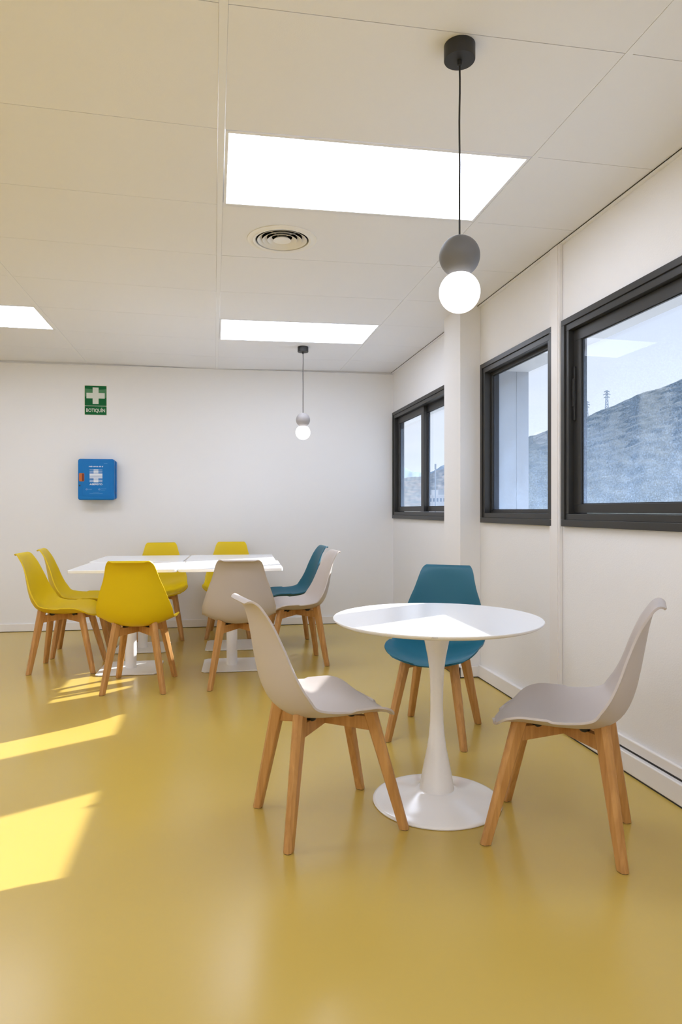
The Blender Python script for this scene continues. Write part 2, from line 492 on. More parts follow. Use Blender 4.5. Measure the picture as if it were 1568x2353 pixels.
# ------------------------------------------------------------------ baseboards and trunking
bm = NB()
t_ = .013
prism(bm, [(XL, YB(XL) - t_), (XR, YB(XR) - t_), (XR, YB(XR)), (XL, YB(XL))], .004, .074)
o = struct(obj('baseboard_back', bm, 'trim', bevel=.003), 'white baseboard along the back wall')
bm = NB()
prism(bm, [(XL, YB(XL) - t_ + .002), (XR, YB(XR) - t_ + .002), (XR, YB(XR)), (XL, YB(XL))], .0, .004)
struct(obj('trim_5', bm, 'dark_gap'), 'dark joint under the back baseboard')
lst = [(XR - .02, XR, 4.569, YB(XR) - t_, .006, .074), (1.60, 1.616, 4.234, 4.585, .006, .074), (1.60, XR, 4.234, 4.25, .006, .074),
       (XR - .024, XR, 3.21, 4.234, .006, .086)]
struct(boxes('baseboard_right', lst, 'trim', bevel=.003), 'white baseboard under the far windows')
struct(boxes('baseboard_right_near', [(XR - .016, XR, YN, 3.21, .096, .140)], 'trim', bevel=.004), 'white baseboard above the floor trunking')
struct(boxes('trim_6', [(XR - .036, XR, YN, 3.21, .006, .088)], 'trim', bevel=.004), 'white floor trunking under the near window')
struct(boxes('trim_7', [(XR - .034, XR, YN, 3.21, 0, .0065), (XR - .014, XR, YN, 3.21, .086, .098), (XR - .022, XR, 3.21, 4.234, 0, .0065),
                        (1.603, 1.616, 4.24, 4.58, 0, .0065), (XR - .018, XR, 4.57, YB(XR) - .02, 0, .0065), (1.603, XR, 4.237, 4.25, 0, .0065)], 'dark_gap'),
       'dark joint along the floor')
# vertical cable trunking between windows 2 and 3
c_ = empty('cable_trunking', (XR - .001, 3.215, 0.09))
boxes('trunking_body', [(-.020, 0, -.052, .052, .05, H - .092)], 'trim', c_, bevel=.003)
boxes('trunking_lid', [(-.0245, -.019, -.040, .026, .05, H - .096)], 'trim', c_, bevel=.002)
tag(c_, 'white vertical cable trunking on the wall between the middle and near windows', 'cable trunking')

# ------------------------------------------------------------------ windows
def yz_frame(bm, x0, x1, ya, yb, za, zb, wl, wr, wb, wt):
    """rectangular frame in the YZ plane; ya<yb"""
    box(bm, x0, x1, ya, yb, za, za + wb)
    box(bm, x0, x1, ya, yb, zb - wt, zb)
    box(bm, x0, x1, ya, ya + wr, za + wb, zb - wt)
    box(bm, x0, x1, yb - wl, yb, za + wb, zb - wt)

def window(n, ya, yb, label, sashes):
    r_ = empty('window_%d' % n, (XR, (ya + yb) / 2, ZS)); struct(r_, label)
    yc = (ya + yb) / 2
    A, B = ya - yc, yb - yc
    HH = ZH - ZS
    bm = NB()
    yz_frame(bm, -.022, .09, A, B, 0, HH, .030, .030, .034, .030)       # outer step
    yz_frame(bm, -.014, .088, A + .030, B - .030, .034, HH - .030, .030, .030, .030, .032)
    obj('window_frame', bm, 'frame', r_, bevel=.0018)
    bm = NB()
    yz_frame(bm, .046, .050, A + .058, B - .058, .060, HH - .060, .006, .006, .006, .012)
    obj('gasket', bm, 'frame_dark', r_)
    for (sa, sb, x, wl, wr, wb, wt, z0, z1, handle, gm) in sashes:
        a, b = sa - yc, sb - yc
        bm = NB()
        yz_frame(bm, x - .012, x + .016, a, b, z0, z1, wl, wr, wb, wt)
        s = obj('sash', bm, 'frame', r_, bevel=.0015)
        bm = NB(); box(bm, x, x + .004, a + wr, b - wl, z0 + wb, z1 - wt)
        obj('pane', bm, gm, s)
        bm = NB(); yz_frame(bm, x - .003, x + .007, a + wr, b - wl, z0 + wb, z1 - wt, .004, .004, .004, .004)
        obj('gasket', bm, 'frame_dark', s)
        if handle:
            bm = NB(); box(bm, x - .022, x - .012, b - .036, b - .018, .53, .80)
            box(bm, x - .028, x - .020, b - .033, b - .021, .60, .74)
            obj('handle', bm, 'black_plastic', s, bevel=.003)
    return r_
# sash: y0, y1, x offset from wall face, left/right stile, bottom/top rail, z range, handle, glass
window(1, 4.655, 6.447, 'dark framed sliding window at the far end of the wall',
       [(5.545, 6.392, .030, .075, .075, .042, .056, .070, .983, False, 'glass_clean'),
        (4.70, 5.62, .062, .075, .060, .042, .056, .070, .983, False, 'glass_clean')])
window(2, 3.239, 4.204, 'dark framed window between pilaster and cable trunking',
       [(3.290, 4.155, .040, .030, .040, .020, .028, .064, .990, False, 'glass_dirty')])
window(3, 1.32, 3.145, 'large dark framed sliding window nearest the camera',
       [(2.19, 3.098, .028, .075, .06, .042, .056, .070, .983, True, 'glass_dirty'),
        (1.36, 2.25, .060, .06, .060, .042, .056, .070, .983, False, 'glass_dirty')])
window(4, -2.55, .75, 'dark framed window behind the camera',
       [(-.95, .70, .030, .06, .06, .042, .056, .070, .983, False, 'glass_clean'),
        (-2.5, -.87, .062, .06, .060, .042, .056, .070, .983, False, 'glass_clean')])

# ------------------------------------------------------------------ chair
PROF = [(-.338, .810, 0), (-.331, .817, 0), (-.320, .8205, .0), (-.308, .815, .002), (-.2985, .802, .006), (-.2905, .780, .013), (-.282, .745, .026), (-.2735, .700, .038),
        (-.264, .645, .050), (-.254, .590, .059), (-.242, .535, .070), (-.226, .487, .079), (-.203, .447, .082), (-.172, .421, .077),
        (-.133, .407, .070), (-.08, .401, .064), (-.02, .399, .060), (.04, .400, .058), (.09, .402, .055), (.125, .402, .049),
        (.155, .400, .042), (.180, .396, .034), (.202, .389, .026), (.217, .380, .019)]
WID = [(.820, .134), (.80, .141), (.745, .153), (.69, .168), (.645, .185), (.59, .203), (.535, .219), (.487, .229)]

def build_shell_grid():
    # dense resampling of the centre profile
    P = [Vector((a, b)) for a, b, c in PROF]
    cum = [0]
    for i in range(1, len(P)): cum.append(cum[-1] + (P[i] - P[i - 1]).length)
    T = cum[-1]
    def cr_(i, u, k):
        def g_(j):
            j = max(0, min(len(PROF) - 1, j)); return PROF[j][k]
        p0, p1, p2, p3 = g_(i - 1), g_(i), g_(i + 1), g_(i + 2)
        return 0.5 * ((2 * p1) + (-p0 + p2) * u + (2 * p0 - 5 * p1 + 4 * p2 - p3) * u * u + (-p0 + 3 * p1 - 3 * p2 + p3) * u ** 3)
    def at(d):
        i = 0
        while i < len(cum) - 2 and cum[i + 1] < d: i += 1
        u = (d - cum[i]) / (cum[i + 1] - cum[i])
        return cr_(i, u, 0), cr_(i, u, 1), cr_(i, u, 2)
    # row distances, clustered at the two ends
    ds = []
    for k in range(10): ds.append(0.055 * (1 - math.cos(k / 10 * math.pi / 2)))
    n = 40
    for k in range(n): ds.append(.055 + (T - .055 - .13) * k / n)
    for k in range(15): ds.append(T - .13 * (1 - math.sin(k / 14 * math.pi / 2)))
    rows_ = []
    for d in ds:
        s, z, lift = at(min(d, T))
        e = .002
        a, b = at(max(d - e, 0)), at(min(d + e, T))
        t = Vector((b[0] - a[0], b[1] - a[1])).normalized()
        nrm = Vector((-t.y, t.x))       # towards the sitter
        if nrm.dot(Vector((.3, .3))) < 0 and d > .03: nrm = -nrm
        rows_.append((d, s, z, lift, nrm))
    # fix orientation consistently
    for i in range(len(rows_) - 2, -1, -1):
        if rows_[i][4].dot(rows_[i + 1][4]) < 0:
            rows_[i] = rows_[i][:4] + (-rows_[i][4],)
    def hw(d, s, z):
        if s < -.23 or z > .487:
            if z >= WID[0][0] or d < .02: w_ = WID[0][1]
            else:
                w_ = WID[-1][1]
                for (za, wa), (zb, wb) in zip(WID[:-1], WID[1:]):
                    if zb <= z <= za: w_ = wa + (wb - wa) * (za - z) / (za - zb)
        elif s < .05: w_ = .229 + .004 * min(1, (s + .23) / .2)
        else: w_ = .233 - .010 * (s - .05) / .2
        if d < .085:
            q = d / .085
            w_ = w_ - .050 * (1 - math.sqrt(max(0, 1 - (1 - q) ** 2)))
        m_ = T - d
        if m_ < .12:
            q = max(0, m_ / .12)
            w_ = w_ - .090 * (1 - (max(0, 1 - (1 - q) ** 2.2)) ** (1 / 2.2))
        return w_
    NU = 14
    us = [math.sin(k / NU * math.pi / 2) for k in range(-NU, NU + 1)]
    grid = []
    for d, s, z, lift, nrm in rows_:
        w_ = hw(d, s, z)
        row = []
        # bow of the front edge
        for u in us:
            a = abs(u)
            f = a ** 2.3 if a < .93 or s > 0 else .93 ** 2.3 + (a - .93) * .9
            nx, ny = nrm.x, nrm.y
            if s > 0: nx = nx * max(0, 1 - s / .06)
            bow = -.030 * a ** 2.5 * max(0, min(1, (s - .02) / .19)) ** 2
            row.append(Vector((s + nx * lift * f + bow, u * w_, z + ny * lift * f)))
        grid.append(row)
    return grid
GRID = build_shell_grid()

def shell_under(s, l):
    """height of the seat underside at a point"""
    best, zz = 9, .39
    for row in GRID[20:]:
        for p in row:
            dd = (p.x - s) ** 2 + (p.y - l) ** 2
            if dd < best: best, zz = dd, p.z
    return zz - .008

def shell_obj(m, parent):
    bm = NB()
    vs = [[bm.verts.new(p) for p in row] for row in GRID]
    for a, b in zip(vs[:-1], vs[1:]):
        for i in range(len(a) - 1):
            bm.faces.new((a[i], a[i + 1], b[i + 1], b[i]))
    me = bpy.data.meshes.new('seat_shell'); bmesh.ops.recalc_face_normals(bm, faces=bm.faces)
    f0 = bm.faces[:][len(bm.faces) // 2]
    bm.faces.ensure_lookup_table()
    bm.normal_update()
    test = min(bm.faces, key=lambda f: (f.calc_center_median() - Vector((0, 0, .40))).length)
    if test.normal.z < 0: bmesh.ops.reverse_faces(bm, faces=bm.faces)
    bm.to_mesh(me); bm.free()
    me.materials.append(M[m])
    for p in me.polygons: p.use_smooth = True
    o = bpy.data.objects.new('seat_shell', me); COL.objects.link(o); o.parent = parent
    so = o.modifiers.new('thickness', 'SOLIDIFY'); so.thickness = .0075; so.offset = -1
    bv = o.modifiers.new('bevel', 'BEVEL'); bv.width = .0025; bv.segments = 2; bv.limit_method = 'ANGLE'; bv.angle_limit = R(60)
    return o

LEGS = [((.116, .116), (.214, .186)), ((.116, -.116), (.214, -.186)), ((-.150, .112), (-.214, .183)), ((-.150, -.112), (-.214, -.183))]
def leg_mesh(top, foot):
    bm = NB()
    T = Vector((top[0], top[1], .40)); F = Vector((foot[0], foot[1], 0))
    rad = Vector((foot[0] + .02, foot[1], 0)).normalized()      # outward diagonal
    tan = Vector((-rad.y, rad.x, 0))
    def sec(w1, w2, c):
        return [(-w1, -w2 + c * .4), (-w1 + c * .4, -w2), (w1 - c, -w2), (w1, -w2 + c), (w1, w2 - c), (w1 - c, w2), (-w1 + c * .4, w2), (-w1, w2 - c * .4)]
    bot = []; topv = []
    for (p, q) in sec(.0165, .0155, .009):
        bot.append(F + rad * p + tan * q + Vector((0, 0, .002)))
    for (p, q) in sec(.0235, .0190, .011):
        base = T + rad * p + tan * q
        z = min(.432, shell_under(base.x, base.y))
        topv.append(Vector((base.x, base.y, z)))
    mid = []
    for b, t in zip(bot, topv):
        mid.append(b.lerp(t, .80))
    rings = [[bm.verts.new(v) for v in r_] for r_ in (bot, mid, topv)]
    for A, B in zip(rings[:-1], rings[1:]):
        for i in range(8): bm.faces.new((A[i], A[(i + 1) % 8], B[(i + 1) % 8], B[i]))
    bm.faces.new(rings[0][::-1]); bm.faces.new(rings[-1])
    return bm, F, rad, tan

def make_chair(m, part_label=None):
    r_ = empty('shell_chair')
    shell_obj(m, r_)
    for top, foot in LEGS:
        bm, F, rad, tan = leg_mesh(top, foot)
        lg = obj('leg', bm, 'wood', r_, bevel=.0012)
        bm = NB()
        prism(bm, [((F + rad * .0155 * math.cos(a) + tan * .0145 * math.sin(a)).x, (F + rad * .0155 * math.cos(a) + tan * .0145 * math.sin(a)).y) for a in [k * math.pi / 6 for k in range(12)]], 0, .0025)
        obj('foot_pad', bm, 'felt', lg)
    for a, b in ((LEGS[0][0], LEGS[3][0]), (LEGS[1][0], LEGS[2][0])):
        A, B = Vector((*a, 0)), Vector((*b, 0))
        d = (B - A).normalized(); n = Vector((-d.y, d.x, 0)) * .0125
        bm = NB()
        L_ = []
        N_ = 9
        for i in range(N_):
            t = i / (N_ - 1)
            p = A.lerp(B, t)
            e = abs(t - .5) * 2
            zt = min(.391, shell_under(p.x, p.y) - .0005)
            zb = .352 - .010 * e
            L_.append([bm.verts.new(p + n + Vector((0, 0, zb))), bm.verts.new(p - n + Vector((0, 0, zb))),
                       bm.verts.new(p - n + Vector((0, 0, zt))), bm.verts.new(p + n + Vector((0, 0, zt)))])
        for P, Q in zip(L_[:-1], L_[1:]):
            for i in range(4): bm.faces.new((P[i], P[(i + 1) % 4], Q[(i + 1) % 4], Q[i]))
        bm.faces.new(L_[0][::-1]); bm.faces.new(L_[-1])
        obj('cross_brace', bm, 'wood', r_, bevel=.0015)
    for sx_, sy_ in ((.062, .072), (.062, -.072), (-.092, .070), (-.092, -.070)):
        bm = NB()
        z = shell_under(sx_, sy_)
        lathe(bm, [(0, z - .014), (.012, z - .013), (.017, z - .009), (.019, z + .001), (0, z + .001)], 20, (sx_, sy_))
        obj('mounting_cup', bm, 'black_plastic', r_, smooth=True)
    return r_

PROTO = {}
GRP_S = 'shell chairs around the joined square tables'
GRP_R = 'shell chairs around the round table'
CHAIRS = [
 ('grey', .409, 2.409, 12.1, 'warm grey plastic shell chair with beech legs at the left of the round table', GRP_R),
 ('grey', 1.176, 2.147, 144.8, 'warm grey plastic shell chair at the right of the round table, by the window wall', GRP_R),
 ('teal', 1.095, 3.232, -121.5, 'teal blue plastic shell chair facing us from behind the round table', GRP_R),
 ('yellow', -.465, 4.441, 84.4, 'yellow shell chair with its back to us in front of the square tables', GRP_S),
 ('grey', .161, 4.441, 88.2, 'grey shell chair with its back to us in front of the square tables', GRP_S),
 ('yellow', -1.015, 5.032, -4.0, 'yellow shell chair in profile at the left end of the tables, the one nearer us', GRP_S),
 ('yellow', -1.002, 5.563, 3.9, 'yellow shell chair in profile at the left end of the tables, nearer the wall', GRP_S),
 ('grey', .574, 4.915, 183.8, 'pale grey shell chair in profile at the right end of the square tables', GRP_S),
 ('teal', .592, 5.567, 183.4, 'teal shell chair in profile at the right end of the square tables', GRP_S),
 ('yellow', -.465, 6.10, -86.7, 'yellow shell chair against the back wall, behind the left square table', GRP_S),
 ('yellow', .135, 6.115, -94.8, 'yellow shell chair against the back wall, mostly hidden behind the grey chair', GRP_S),
]
for (m, x, y, a, lb, gp) in CHAIRS:
    if m not in PROTO:
        c_ = PROTO[m] = make_chair(m)
    else:
        c_ = copy_tree(PROTO[m])
    c_.location = (x, y, 0); c_.rotation_euler = (0, 0, R(a))
    tag(c_, lb, 'chair', gp)

# ------------------------------------------------------------------ text helper
def text_mesh(name, s, size, m, parent, loc, bold=0.0, ext=.0006, width=None, shear=0.0, rot=(math.pi / 2, 0, 0)):
    cu = bpy.data.curves.new(name, 'FONT'); cu.body = s; cu.size = size; cu.align_x = 'CENTER'; cu.align_y = 'CENTER'
    cu.extrude = ext; cu.offset = bold; cu.shear = shear; cu.resolution_u = 4
    o = bpy.data.objects.new(name, cu); COL.objects.link(o)
    dg = bpy.context.evaluated_depsgraph_get(); dg.update()
    me = bpy.data.meshes.new_from_object(o.evaluated_get(dg))
    bpy.data.objects.remove(o); bpy.data.curves.remove(cu)
    xs = [v.co.x for v in me.vertices]; ys = [v.co.y for v in me.vertices]
    cx, cy = (min(xs) + max(xs)) / 2, (min(ys) + max(ys)) / 2
    k = (width / (max(xs) - min(xs))) if width else 1.0
    for v in me.vertices:
        v.co.x = (v.co.x - cx) * k; v.co.y -= cy
    me.materials.clear(); me.materials.append(M[m])
    q = bpy.data.objects.new(name, me); COL.objects.link(q); q.parent = parent; q.location = loc; q.rotation_euler = rot
    return q

# ------------------------------------------------------------------ round table
r_ = empty('round_pedestal_table', (.8438, 2.4696, 0))
bm = NB()
lathe(bm, [(0, .690), (.375, .690), (.388, .6935), (.3965, .699), (.400, .7035), (.400, .7065), (.3985, .708), (0, .708)], 128)
top = obj('tabletop', bm, 'white_top', r_, smooth=True)
bm = NB()
lathe(bm, [(0, .050), (.0665, .050), (.0655, .056), (.0615, .080), (.0560, .112), (.0460, .164), (.0370, .208), (.0305, .253), (.0262, .305), (.0246, .356), (.0248, .42),
           (.0262, .470), (.0290, .510), (.0350, .555), (.0430, .595), (.0500, .630), (.0560, .668), (.0590, .689), (0, .689)], 64)
obj('stem', bm, 'white_gloss', r_, smooth=True)
bm = NB()
lathe(bm, [(0, 0), (.241, 0), (.2455, .002), (.2465, .006), (.244, .009), (.235, .0115), (.20, .0165), (.16, .0235), (.12, .0325), (.095, .040), (.080, .0465), (.072, .0505), (0, .0505)], 96)
obj('base', bm, 'white_gloss', r_, smooth=True)
_a = math.atan2(-.40, -.144)
text_mesh('edge_stamp', 'AHO', .009, 'stamp', r_, (.4002 * math.cos(_a), .4002 * math.sin(_a), .7035), ext=.0002, width=.021, rot=(math.pi / 2, 0, _a + math.pi / 2))
tag(r_, 'white round pedestal table with a trumpet foot among three shell chairs', 'table')

# ------------------------------------------------------------------ square tables
def rounded(w_, r0, n=6):
    pts = []
    for cx, cy, a0 in ((w_ - r0, w_ - r0, 0), (-w_ + r0, w_ - r0, 90), (-w_ + r0, -w_ + r0, 180), (w_ - r0, -w_ + r0, 270)):
        for k in range(n + 1):
            a = R(a0 + 90 * k / n); pts.append((cx + r0 * math.cos(a), cy + r0 * math.sin(a)))
    return pts
def square_table():
    r_ = empty('square_pedestal_table')
    bm = NB(); prism(bm, rounded(.3485, .028), .708, .728); obj('tabletop', bm, 'white_top', r_, bevel=.003, seg=3)
    bm = NB(); lathe(bm, [(0, .006), (.0385, .006), (.0385, .702), (0, .702)], 40); obj('column', bm, 'white_metal', r_, smooth=True)
    bm = NB(); prism(bm, [(-.15, -.15), (.15, -.15), (.15, .15), (-.15, .15)], .700, .7082); obj('top_plate', bm, 'white_metal', r_, bevel=.002)
    bm = NB(); a, c = .205, .025
    prism(bm, [(a, -a + c), (a, a - c), (a - c, a), (-a + c, a), (-a, a - c), (-a, -a + c), (-a + c, -a), (a - c, -a)], .002, .010)
    obj('base_plate', bm, 'white_metal', r_, bevel=.0015)
    bm = NB(); a = .199
    prism(bm, [(a, -a + c), (a, a - c), (a - c, a), (-a + c, a), (-a, a - c), (-a, -a + c), (-a + c, -a), (a - c, -a)], 0, .0025)
    obj('rubber_underside', bm, 'black_plastic', r_)
    return r_
st = None
for (x, y, lb) in ((-.578, 4.925, 'white square table, front left of the four pushed together'),
                   (.126, 4.893, 'white square table, front right of the four pushed together'),
                   (-.570, 5.640, 'white square table, rear left of the four pushed together'),
                   (.140, 5.610, 'white square table, rear right of the four pushed together')):
    if st is None: t_ = st = square_table()
    else: t_ = copy_tree(st)
    t_.location = (x, y, 0); t_.rotation_euler = (0, 0, R(-2.4))
    tag(t_, lb, 'table', 'four white square tables pushed together')

# ------------------------------------------------------------------ pendant lamps
def pendant(D, lat, zg, zw, rg, rw, rc, gm, label):
    f = Vector((math.sin(.1872), math.cos(.1872), 0)); rt = Vector((math.cos(.1872), -math.sin(.1872), 0))
    P = f * D + rt * lat
    zc = CZ(P.x)
    r_ = empty('pendant_lamp', (P.x, P.y, zc))
    zg = zg + CAM_Z - zc; zw = zw + CAM_Z - zc
    bm = NB(); lathe(bm, [(0, -.0005), (rc, -.0005), (rc, -.042), (rc - .001, -.044), (0, -.044)], 48)
    obj('ceiling_rose', bm, 'black', r_, smooth=True)
    bm = NB(); lathe(bm, [(0, -.044), (.0075, -.044), (.007, -.058), (.003, -.060), (0, -.060)], 20)
    obj('cord_grip', bm, 'black_plastic', r_, smooth=True)
    bm = NB(); n = 12
    tube(bm, [(.0012 * math.sin(k * 1.1) * (1 - k / n), 0, -.055 + (zg + rg - .003 + .055) * k / n) for k in range(n + 1)], .0029, 8)
    obj('cord', bm, 'black_plastic', r_, smooth=True)
    bm = NB()
    # grey ball, cut where the glass globe sits in it
    cut = (zg - zw) * .5
    prof = []
    for k in range(33):
        a = math.pi / 2 - k / 32 * math.pi
        z = rg * math.sin(a)
        if z < -cut: break
        prof.append((rg * math.cos(a), zg + z))
    prof[0] = (0, zg + rg)
    q = math.sqrt(max(0, rg * rg - cut * cut))
    prof += [(q, zg - cut), (q - .006, zg - cut + .002), (0, zg - cut + .002)]
    lathe(bm, prof, 48)
    obj('upper_ball', bm, gm, r_, smooth=True)
    bm = NB()
    top = cut - .0005
    prof = [(0, zw + top)]
    for k in range(41):
        a = math.pi / 2 - k / 40 * math.pi
        if rw * math.sin(a) > top: continue
        prof.append((max(0, rw * math.cos(a)), zw + rw * math.sin(a)))
    prof[-1] = (0, zw - rw)
    lathe(bm, prof, 48)
    obj('glass_globe', bm, 'globe', r_, smooth=True)
    tag(r_, label, 'pendant lamp', 'two-ball pendant lamps')
pendant(1.965, .348, .744, .638, .0595, .0600, .0455, 'concrete', 'large near pendant lamp, grey ball over glowing white globe above the round table')
pendant(5.60, -.318, .752, .647, .0590, .0610, .0450, 'concrete_pale', 'small far pendant lamp above the square tables')

# ------------------------------------------------------------------ first-aid sign
WR = math.atan(-.0355)
s_ = empty('first_aid_sign', (-1.0895, YB(-1.0895) - .0005, 2.283), WR)
# local: x right, z down from the top edge; y negative = towards the room
boxes('backing', [(-.1, .1, -.003, 0, -.276, .002)], 'sign_edge', s_)
def rrect(x0, x1, z0, z1, r0, y0, y1, bm):
    n = 5; pts = []
    for cx, cz, a0 in ((x1 - r0, z1 - r0, 0), (x0 + r0, z1 - r0, 90), (x0 + r0, z0 + r0, 180), (x1 - r0, z0 + r0, 270)):
        for k in range(n + 1):
            a = R(a0 + 90 * k / n); pts.append((cx + r0 * math.cos(a), cz + r0 * math.sin(a)))
    A = [bm.verts.new((x, y0, z)) for x, z in pts]; B = [bm.verts.new((x, y1, z)) for x, z in pts]
    bm.faces.new(A); bm.faces.new(B[::-1])
    for i in range(len(pts)):
        j = (i + 1) % len(pts); bm.faces.new((A[i], A[j], B[j], B[i]))
bm = NB(); rrect(-.097, .097, -.188, -.002, .006, -.0038, -.003, bm); obj('green_square', bm, 'green', s_)
bm = NB(); rrect(-.097, .097, -.272, -.192, .006, -.0038, -.003, bm); obj('green_strip', bm, 'green', s_)
# paler green band with wavy edges
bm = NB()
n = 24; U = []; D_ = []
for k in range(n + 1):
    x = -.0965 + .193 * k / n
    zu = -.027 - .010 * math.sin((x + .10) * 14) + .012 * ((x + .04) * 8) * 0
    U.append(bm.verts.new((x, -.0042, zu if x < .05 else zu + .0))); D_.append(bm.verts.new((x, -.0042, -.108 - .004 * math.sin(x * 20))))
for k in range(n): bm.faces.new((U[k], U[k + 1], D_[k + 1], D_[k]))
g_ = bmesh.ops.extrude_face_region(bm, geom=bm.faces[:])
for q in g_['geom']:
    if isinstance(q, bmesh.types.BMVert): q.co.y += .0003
obj('pale_band', bm, 'green_pale', s_)
boxes('cross', [(-.0265, .0265, -.0048, -.0038, -.172, -.018), (-.082, -.0265, -.0048, -.0038, -.120, -.069), (.0265, .082, -.0048, -.0038, -.120, -.069)], 'sign_white', s_)
text_mesh('lettering', 'BOTIQUÍN', .046, 'sign_white', s_, (0, -.0042, -.230), bold=.0007, width=.168)
tag(s_, 'green and white first aid sign with a white cross above the blue box', 'sign')

# ------------------------------------------------------------------ first-aid box
FX = -1.062
b_ = empty('first_aid_box', (FX, YB(FX) - .0005, 1.40), WR)
bm = NB(); rrect(-.152, .166, -.180, .182, .022, -.060, 0, bm); obj('case', bm, 'blue', b_, bevel=.004, seg=3)
bm = NB(); rrect(-.160, .160, -.188, .190, .020, -.122, -.062, bm); dr = obj('door', bm, 'blue', b_, bevel=.012, seg=4)
FY = -.1225
bm = NB(); rrect(-.118, .125, -.150, .160, .012, FY - .0012, FY, bm); obj('raised_panel', bm, 'blue', dr, bevel=.001)
bm = NB(); rrect(-.149, -.103, -.018, .058, .007, FY - .0030, FY, bm); lt = obj('latch', bm, 'orange', dr, bevel=.001)
bm = NB(); rrect(-.122, -.105, -.014, .054, .005, FY - .0034, FY - .0028, bm); obj('latch_recess', bm, 'orange_dark', lt)
bm = NB(); rrect(-.148, -.136, -.062, -.048, .004, FY - .0022, FY, bm); obj('keyhole', bm, 'black_plastic', dr)
for z in (.118, -.122):
    bm = NB()
    for k in range(3): box(bm, .1605, .1665, -.075, -.062, z - .010 + k * .008, z - .005 + k * .008)
    obj('hinge', bm, 'blue_hinge', b_)
FY -= .0014
# striped cross emblem
bm = NB(); cx0, cz0, hw_, hh = .000, .034, .0565, .054
for k in range(9):
    z = cz0 + hh - 2 * hh * k / 8.0
    if 3 <= k <= 5: box(bm, cx0 - hw_, cx0 + hw_, FY - .0004, FY, z - .0052, z + .0052)
    else:
        box(bm, cx0 - .021, cx0 + .021, FY - .0004, FY, z - .0052, z + .0052)
        box(bm, cx0 - hw_, cx0 - .021, FY - .0004, FY, z - .0018, z + .0018)
        box(bm, cx0 + .021, cx0 + hw_, FY - .0004, FY, z - .0018, z + .0018)
obj('cross_emblem', bm, 'print', dr)
text_mesh('slogan', 'más cerca de ti', .018, 'print', dr, (0, FY, .121), bold=.0003, ext=.0003, width=.128, shear=.35)
text_mesh('lettering', 'ASEPEYO', .0215, 'print', dr, (0, FY, -.044), bold=.0006, ext=.0003, width=.114)
bm = NB()
for x in (-.082, .029):
    for k in range(10):
        a, a2 = 2 * math.pi * k / 10, 2 * math.pi * (k + 1) / 10
        box(bm, x + .006 * math.cos(a) - .0011, x + .006 * math.cos(a) + .0011, FY - .0003, FY, -.090 + .006 * math.sin(a) - .0011, -.090 + .006 * math.sin(a) + .0011)
obj('small_logo', bm, 'print', dr)
bm = NB()
for (x0, x1, z) in ((-.070, -.035, -.088), (-.070, -.038, -.0925), (.040, .092, -.086), (.040, .078, -.097), (-.025, .028, -.117), (-.056, .058, -.126), (.07, .10, .150)):
    x = x0
    while x < x1:
        l_ = random.uniform(.002, .006); box(bm, x, min(x + l_, x1), FY - .0003, FY, z - .0010, z + .0010); x += l_ + .0016
obj('fine_print', bm, 'print_pale', dr)
tag(b_, 'blue plastic first aid box with orange latch mounted on the back wall', 'first aid box')

# ------------------------------------------------------------------ outdoors
F0, CX0, CY0 = 1539.2, 784.0, 1171.5
fw = Vector((math.sin(.1872), math.cos(.1872), 0)); rg_ = Vector((math.cos(.1872), -math.sin(.1872), 0))
def bearing(tx, ty, dist):
    """point at a horizontal distance along a surveyed bearing / elevation (tangents from the viewpoint)"""
    d = fw + rg_ * tx
    l_ = d.length
    return Vector((d.x / l_ * dist, d.y / l_ * dist, CAM_Z + ty * dist / l_))
def px(x, y, dist): return bearing((x - CX0) / F0, (CY0 - y) / F0, dist)

struct(boxes('outdoor_ground', [(XO + .4, 2500, -2500, 2500, -6.2, -6.0)], 'ground'), 'ground outside')

def hill(name, ridge, dist, depth, m, rough, cell, lab, nv=26):
    # ridge: list of (x, y) bearings, spaced finely by interpolation
    bm = NB(); rows_ = []
    n = int(cell)
    xs0, xs1 = ridge[0][0], ridge[-1][0]
    for i in range(n + 1):
        x = xs0 + (xs1 - xs0) * i / n
        for (xa, ya), (xb, yb) in zip(ridge[:-1], ridge[1:]):
            if xa <= x <= xb: y = ya + (yb - ya) * (x - xa) / (xb - xa)
        top = px(x, y, dist)
        dirv = Vector((top.x, top.y, 0)).normalized()
        row = []
        for j in range(nv + 1):
            t = j / nv
            if t <= .8:
                q = t / .8
                dd = dist - depth * (1 - q)
                z = -6 + (top.z + 6) * q ** 1.05
            else:
                q = (t - .8) / .2
                dd = dist + depth * .6 * q
                z = -6 + (top.z + 6) * (1 - q * q)
            p = dirv * dd
            nz = noise.noise(Vector((p.x, p.y, 0)) * (84.0 / dist)) + .6 * noise.noise(Vector((p.x, p.y, 5)) * (200.0 / dist))
            if 0 < j < nv: z += nz * rough * (1 if t > .1 else .3)
            row.append(bm.verts.new((p.x, p.y, z)))
        rows_.append(row)
    for a, b in zip(rows_[:-1], rows_[1:]):
        for j in range(nv): bm.faces.new((a[j], b[j], b[j + 1], a[j + 1]))
    o = obj(name, bm, m, None, smooth=True)
    struct(o, lab)
    return o
hill('hillside', [(1040, 1120), (1110, 1062), (1160, 1030), (1214, 1005), (1231, 999), (1265, 986), (1300, 975), (1339, 962), (1380, 944), (1419, 928), (1450, 915), (1471, 904), (1505, 895),
                     (1543, 882), (1568, 871), (1700, 815), (1900, 770), (2200, 730), (2600, 760), (3200, 820), (4200, 900)], 300, 210, 'hill', .38, 460,
     'dark wooded hill outside the near window', 90)
hill('hillside_middle', [(780, 1120), (860, 1105), (919, 1099), (960, 1096), (985, 1091), (1022, 1076), (1060, 1066), (1120, 1060), (1200, 1080)], 520, 260, 'hill_mid', .8, 220,
     'brownish hillside outside the far window', 60)
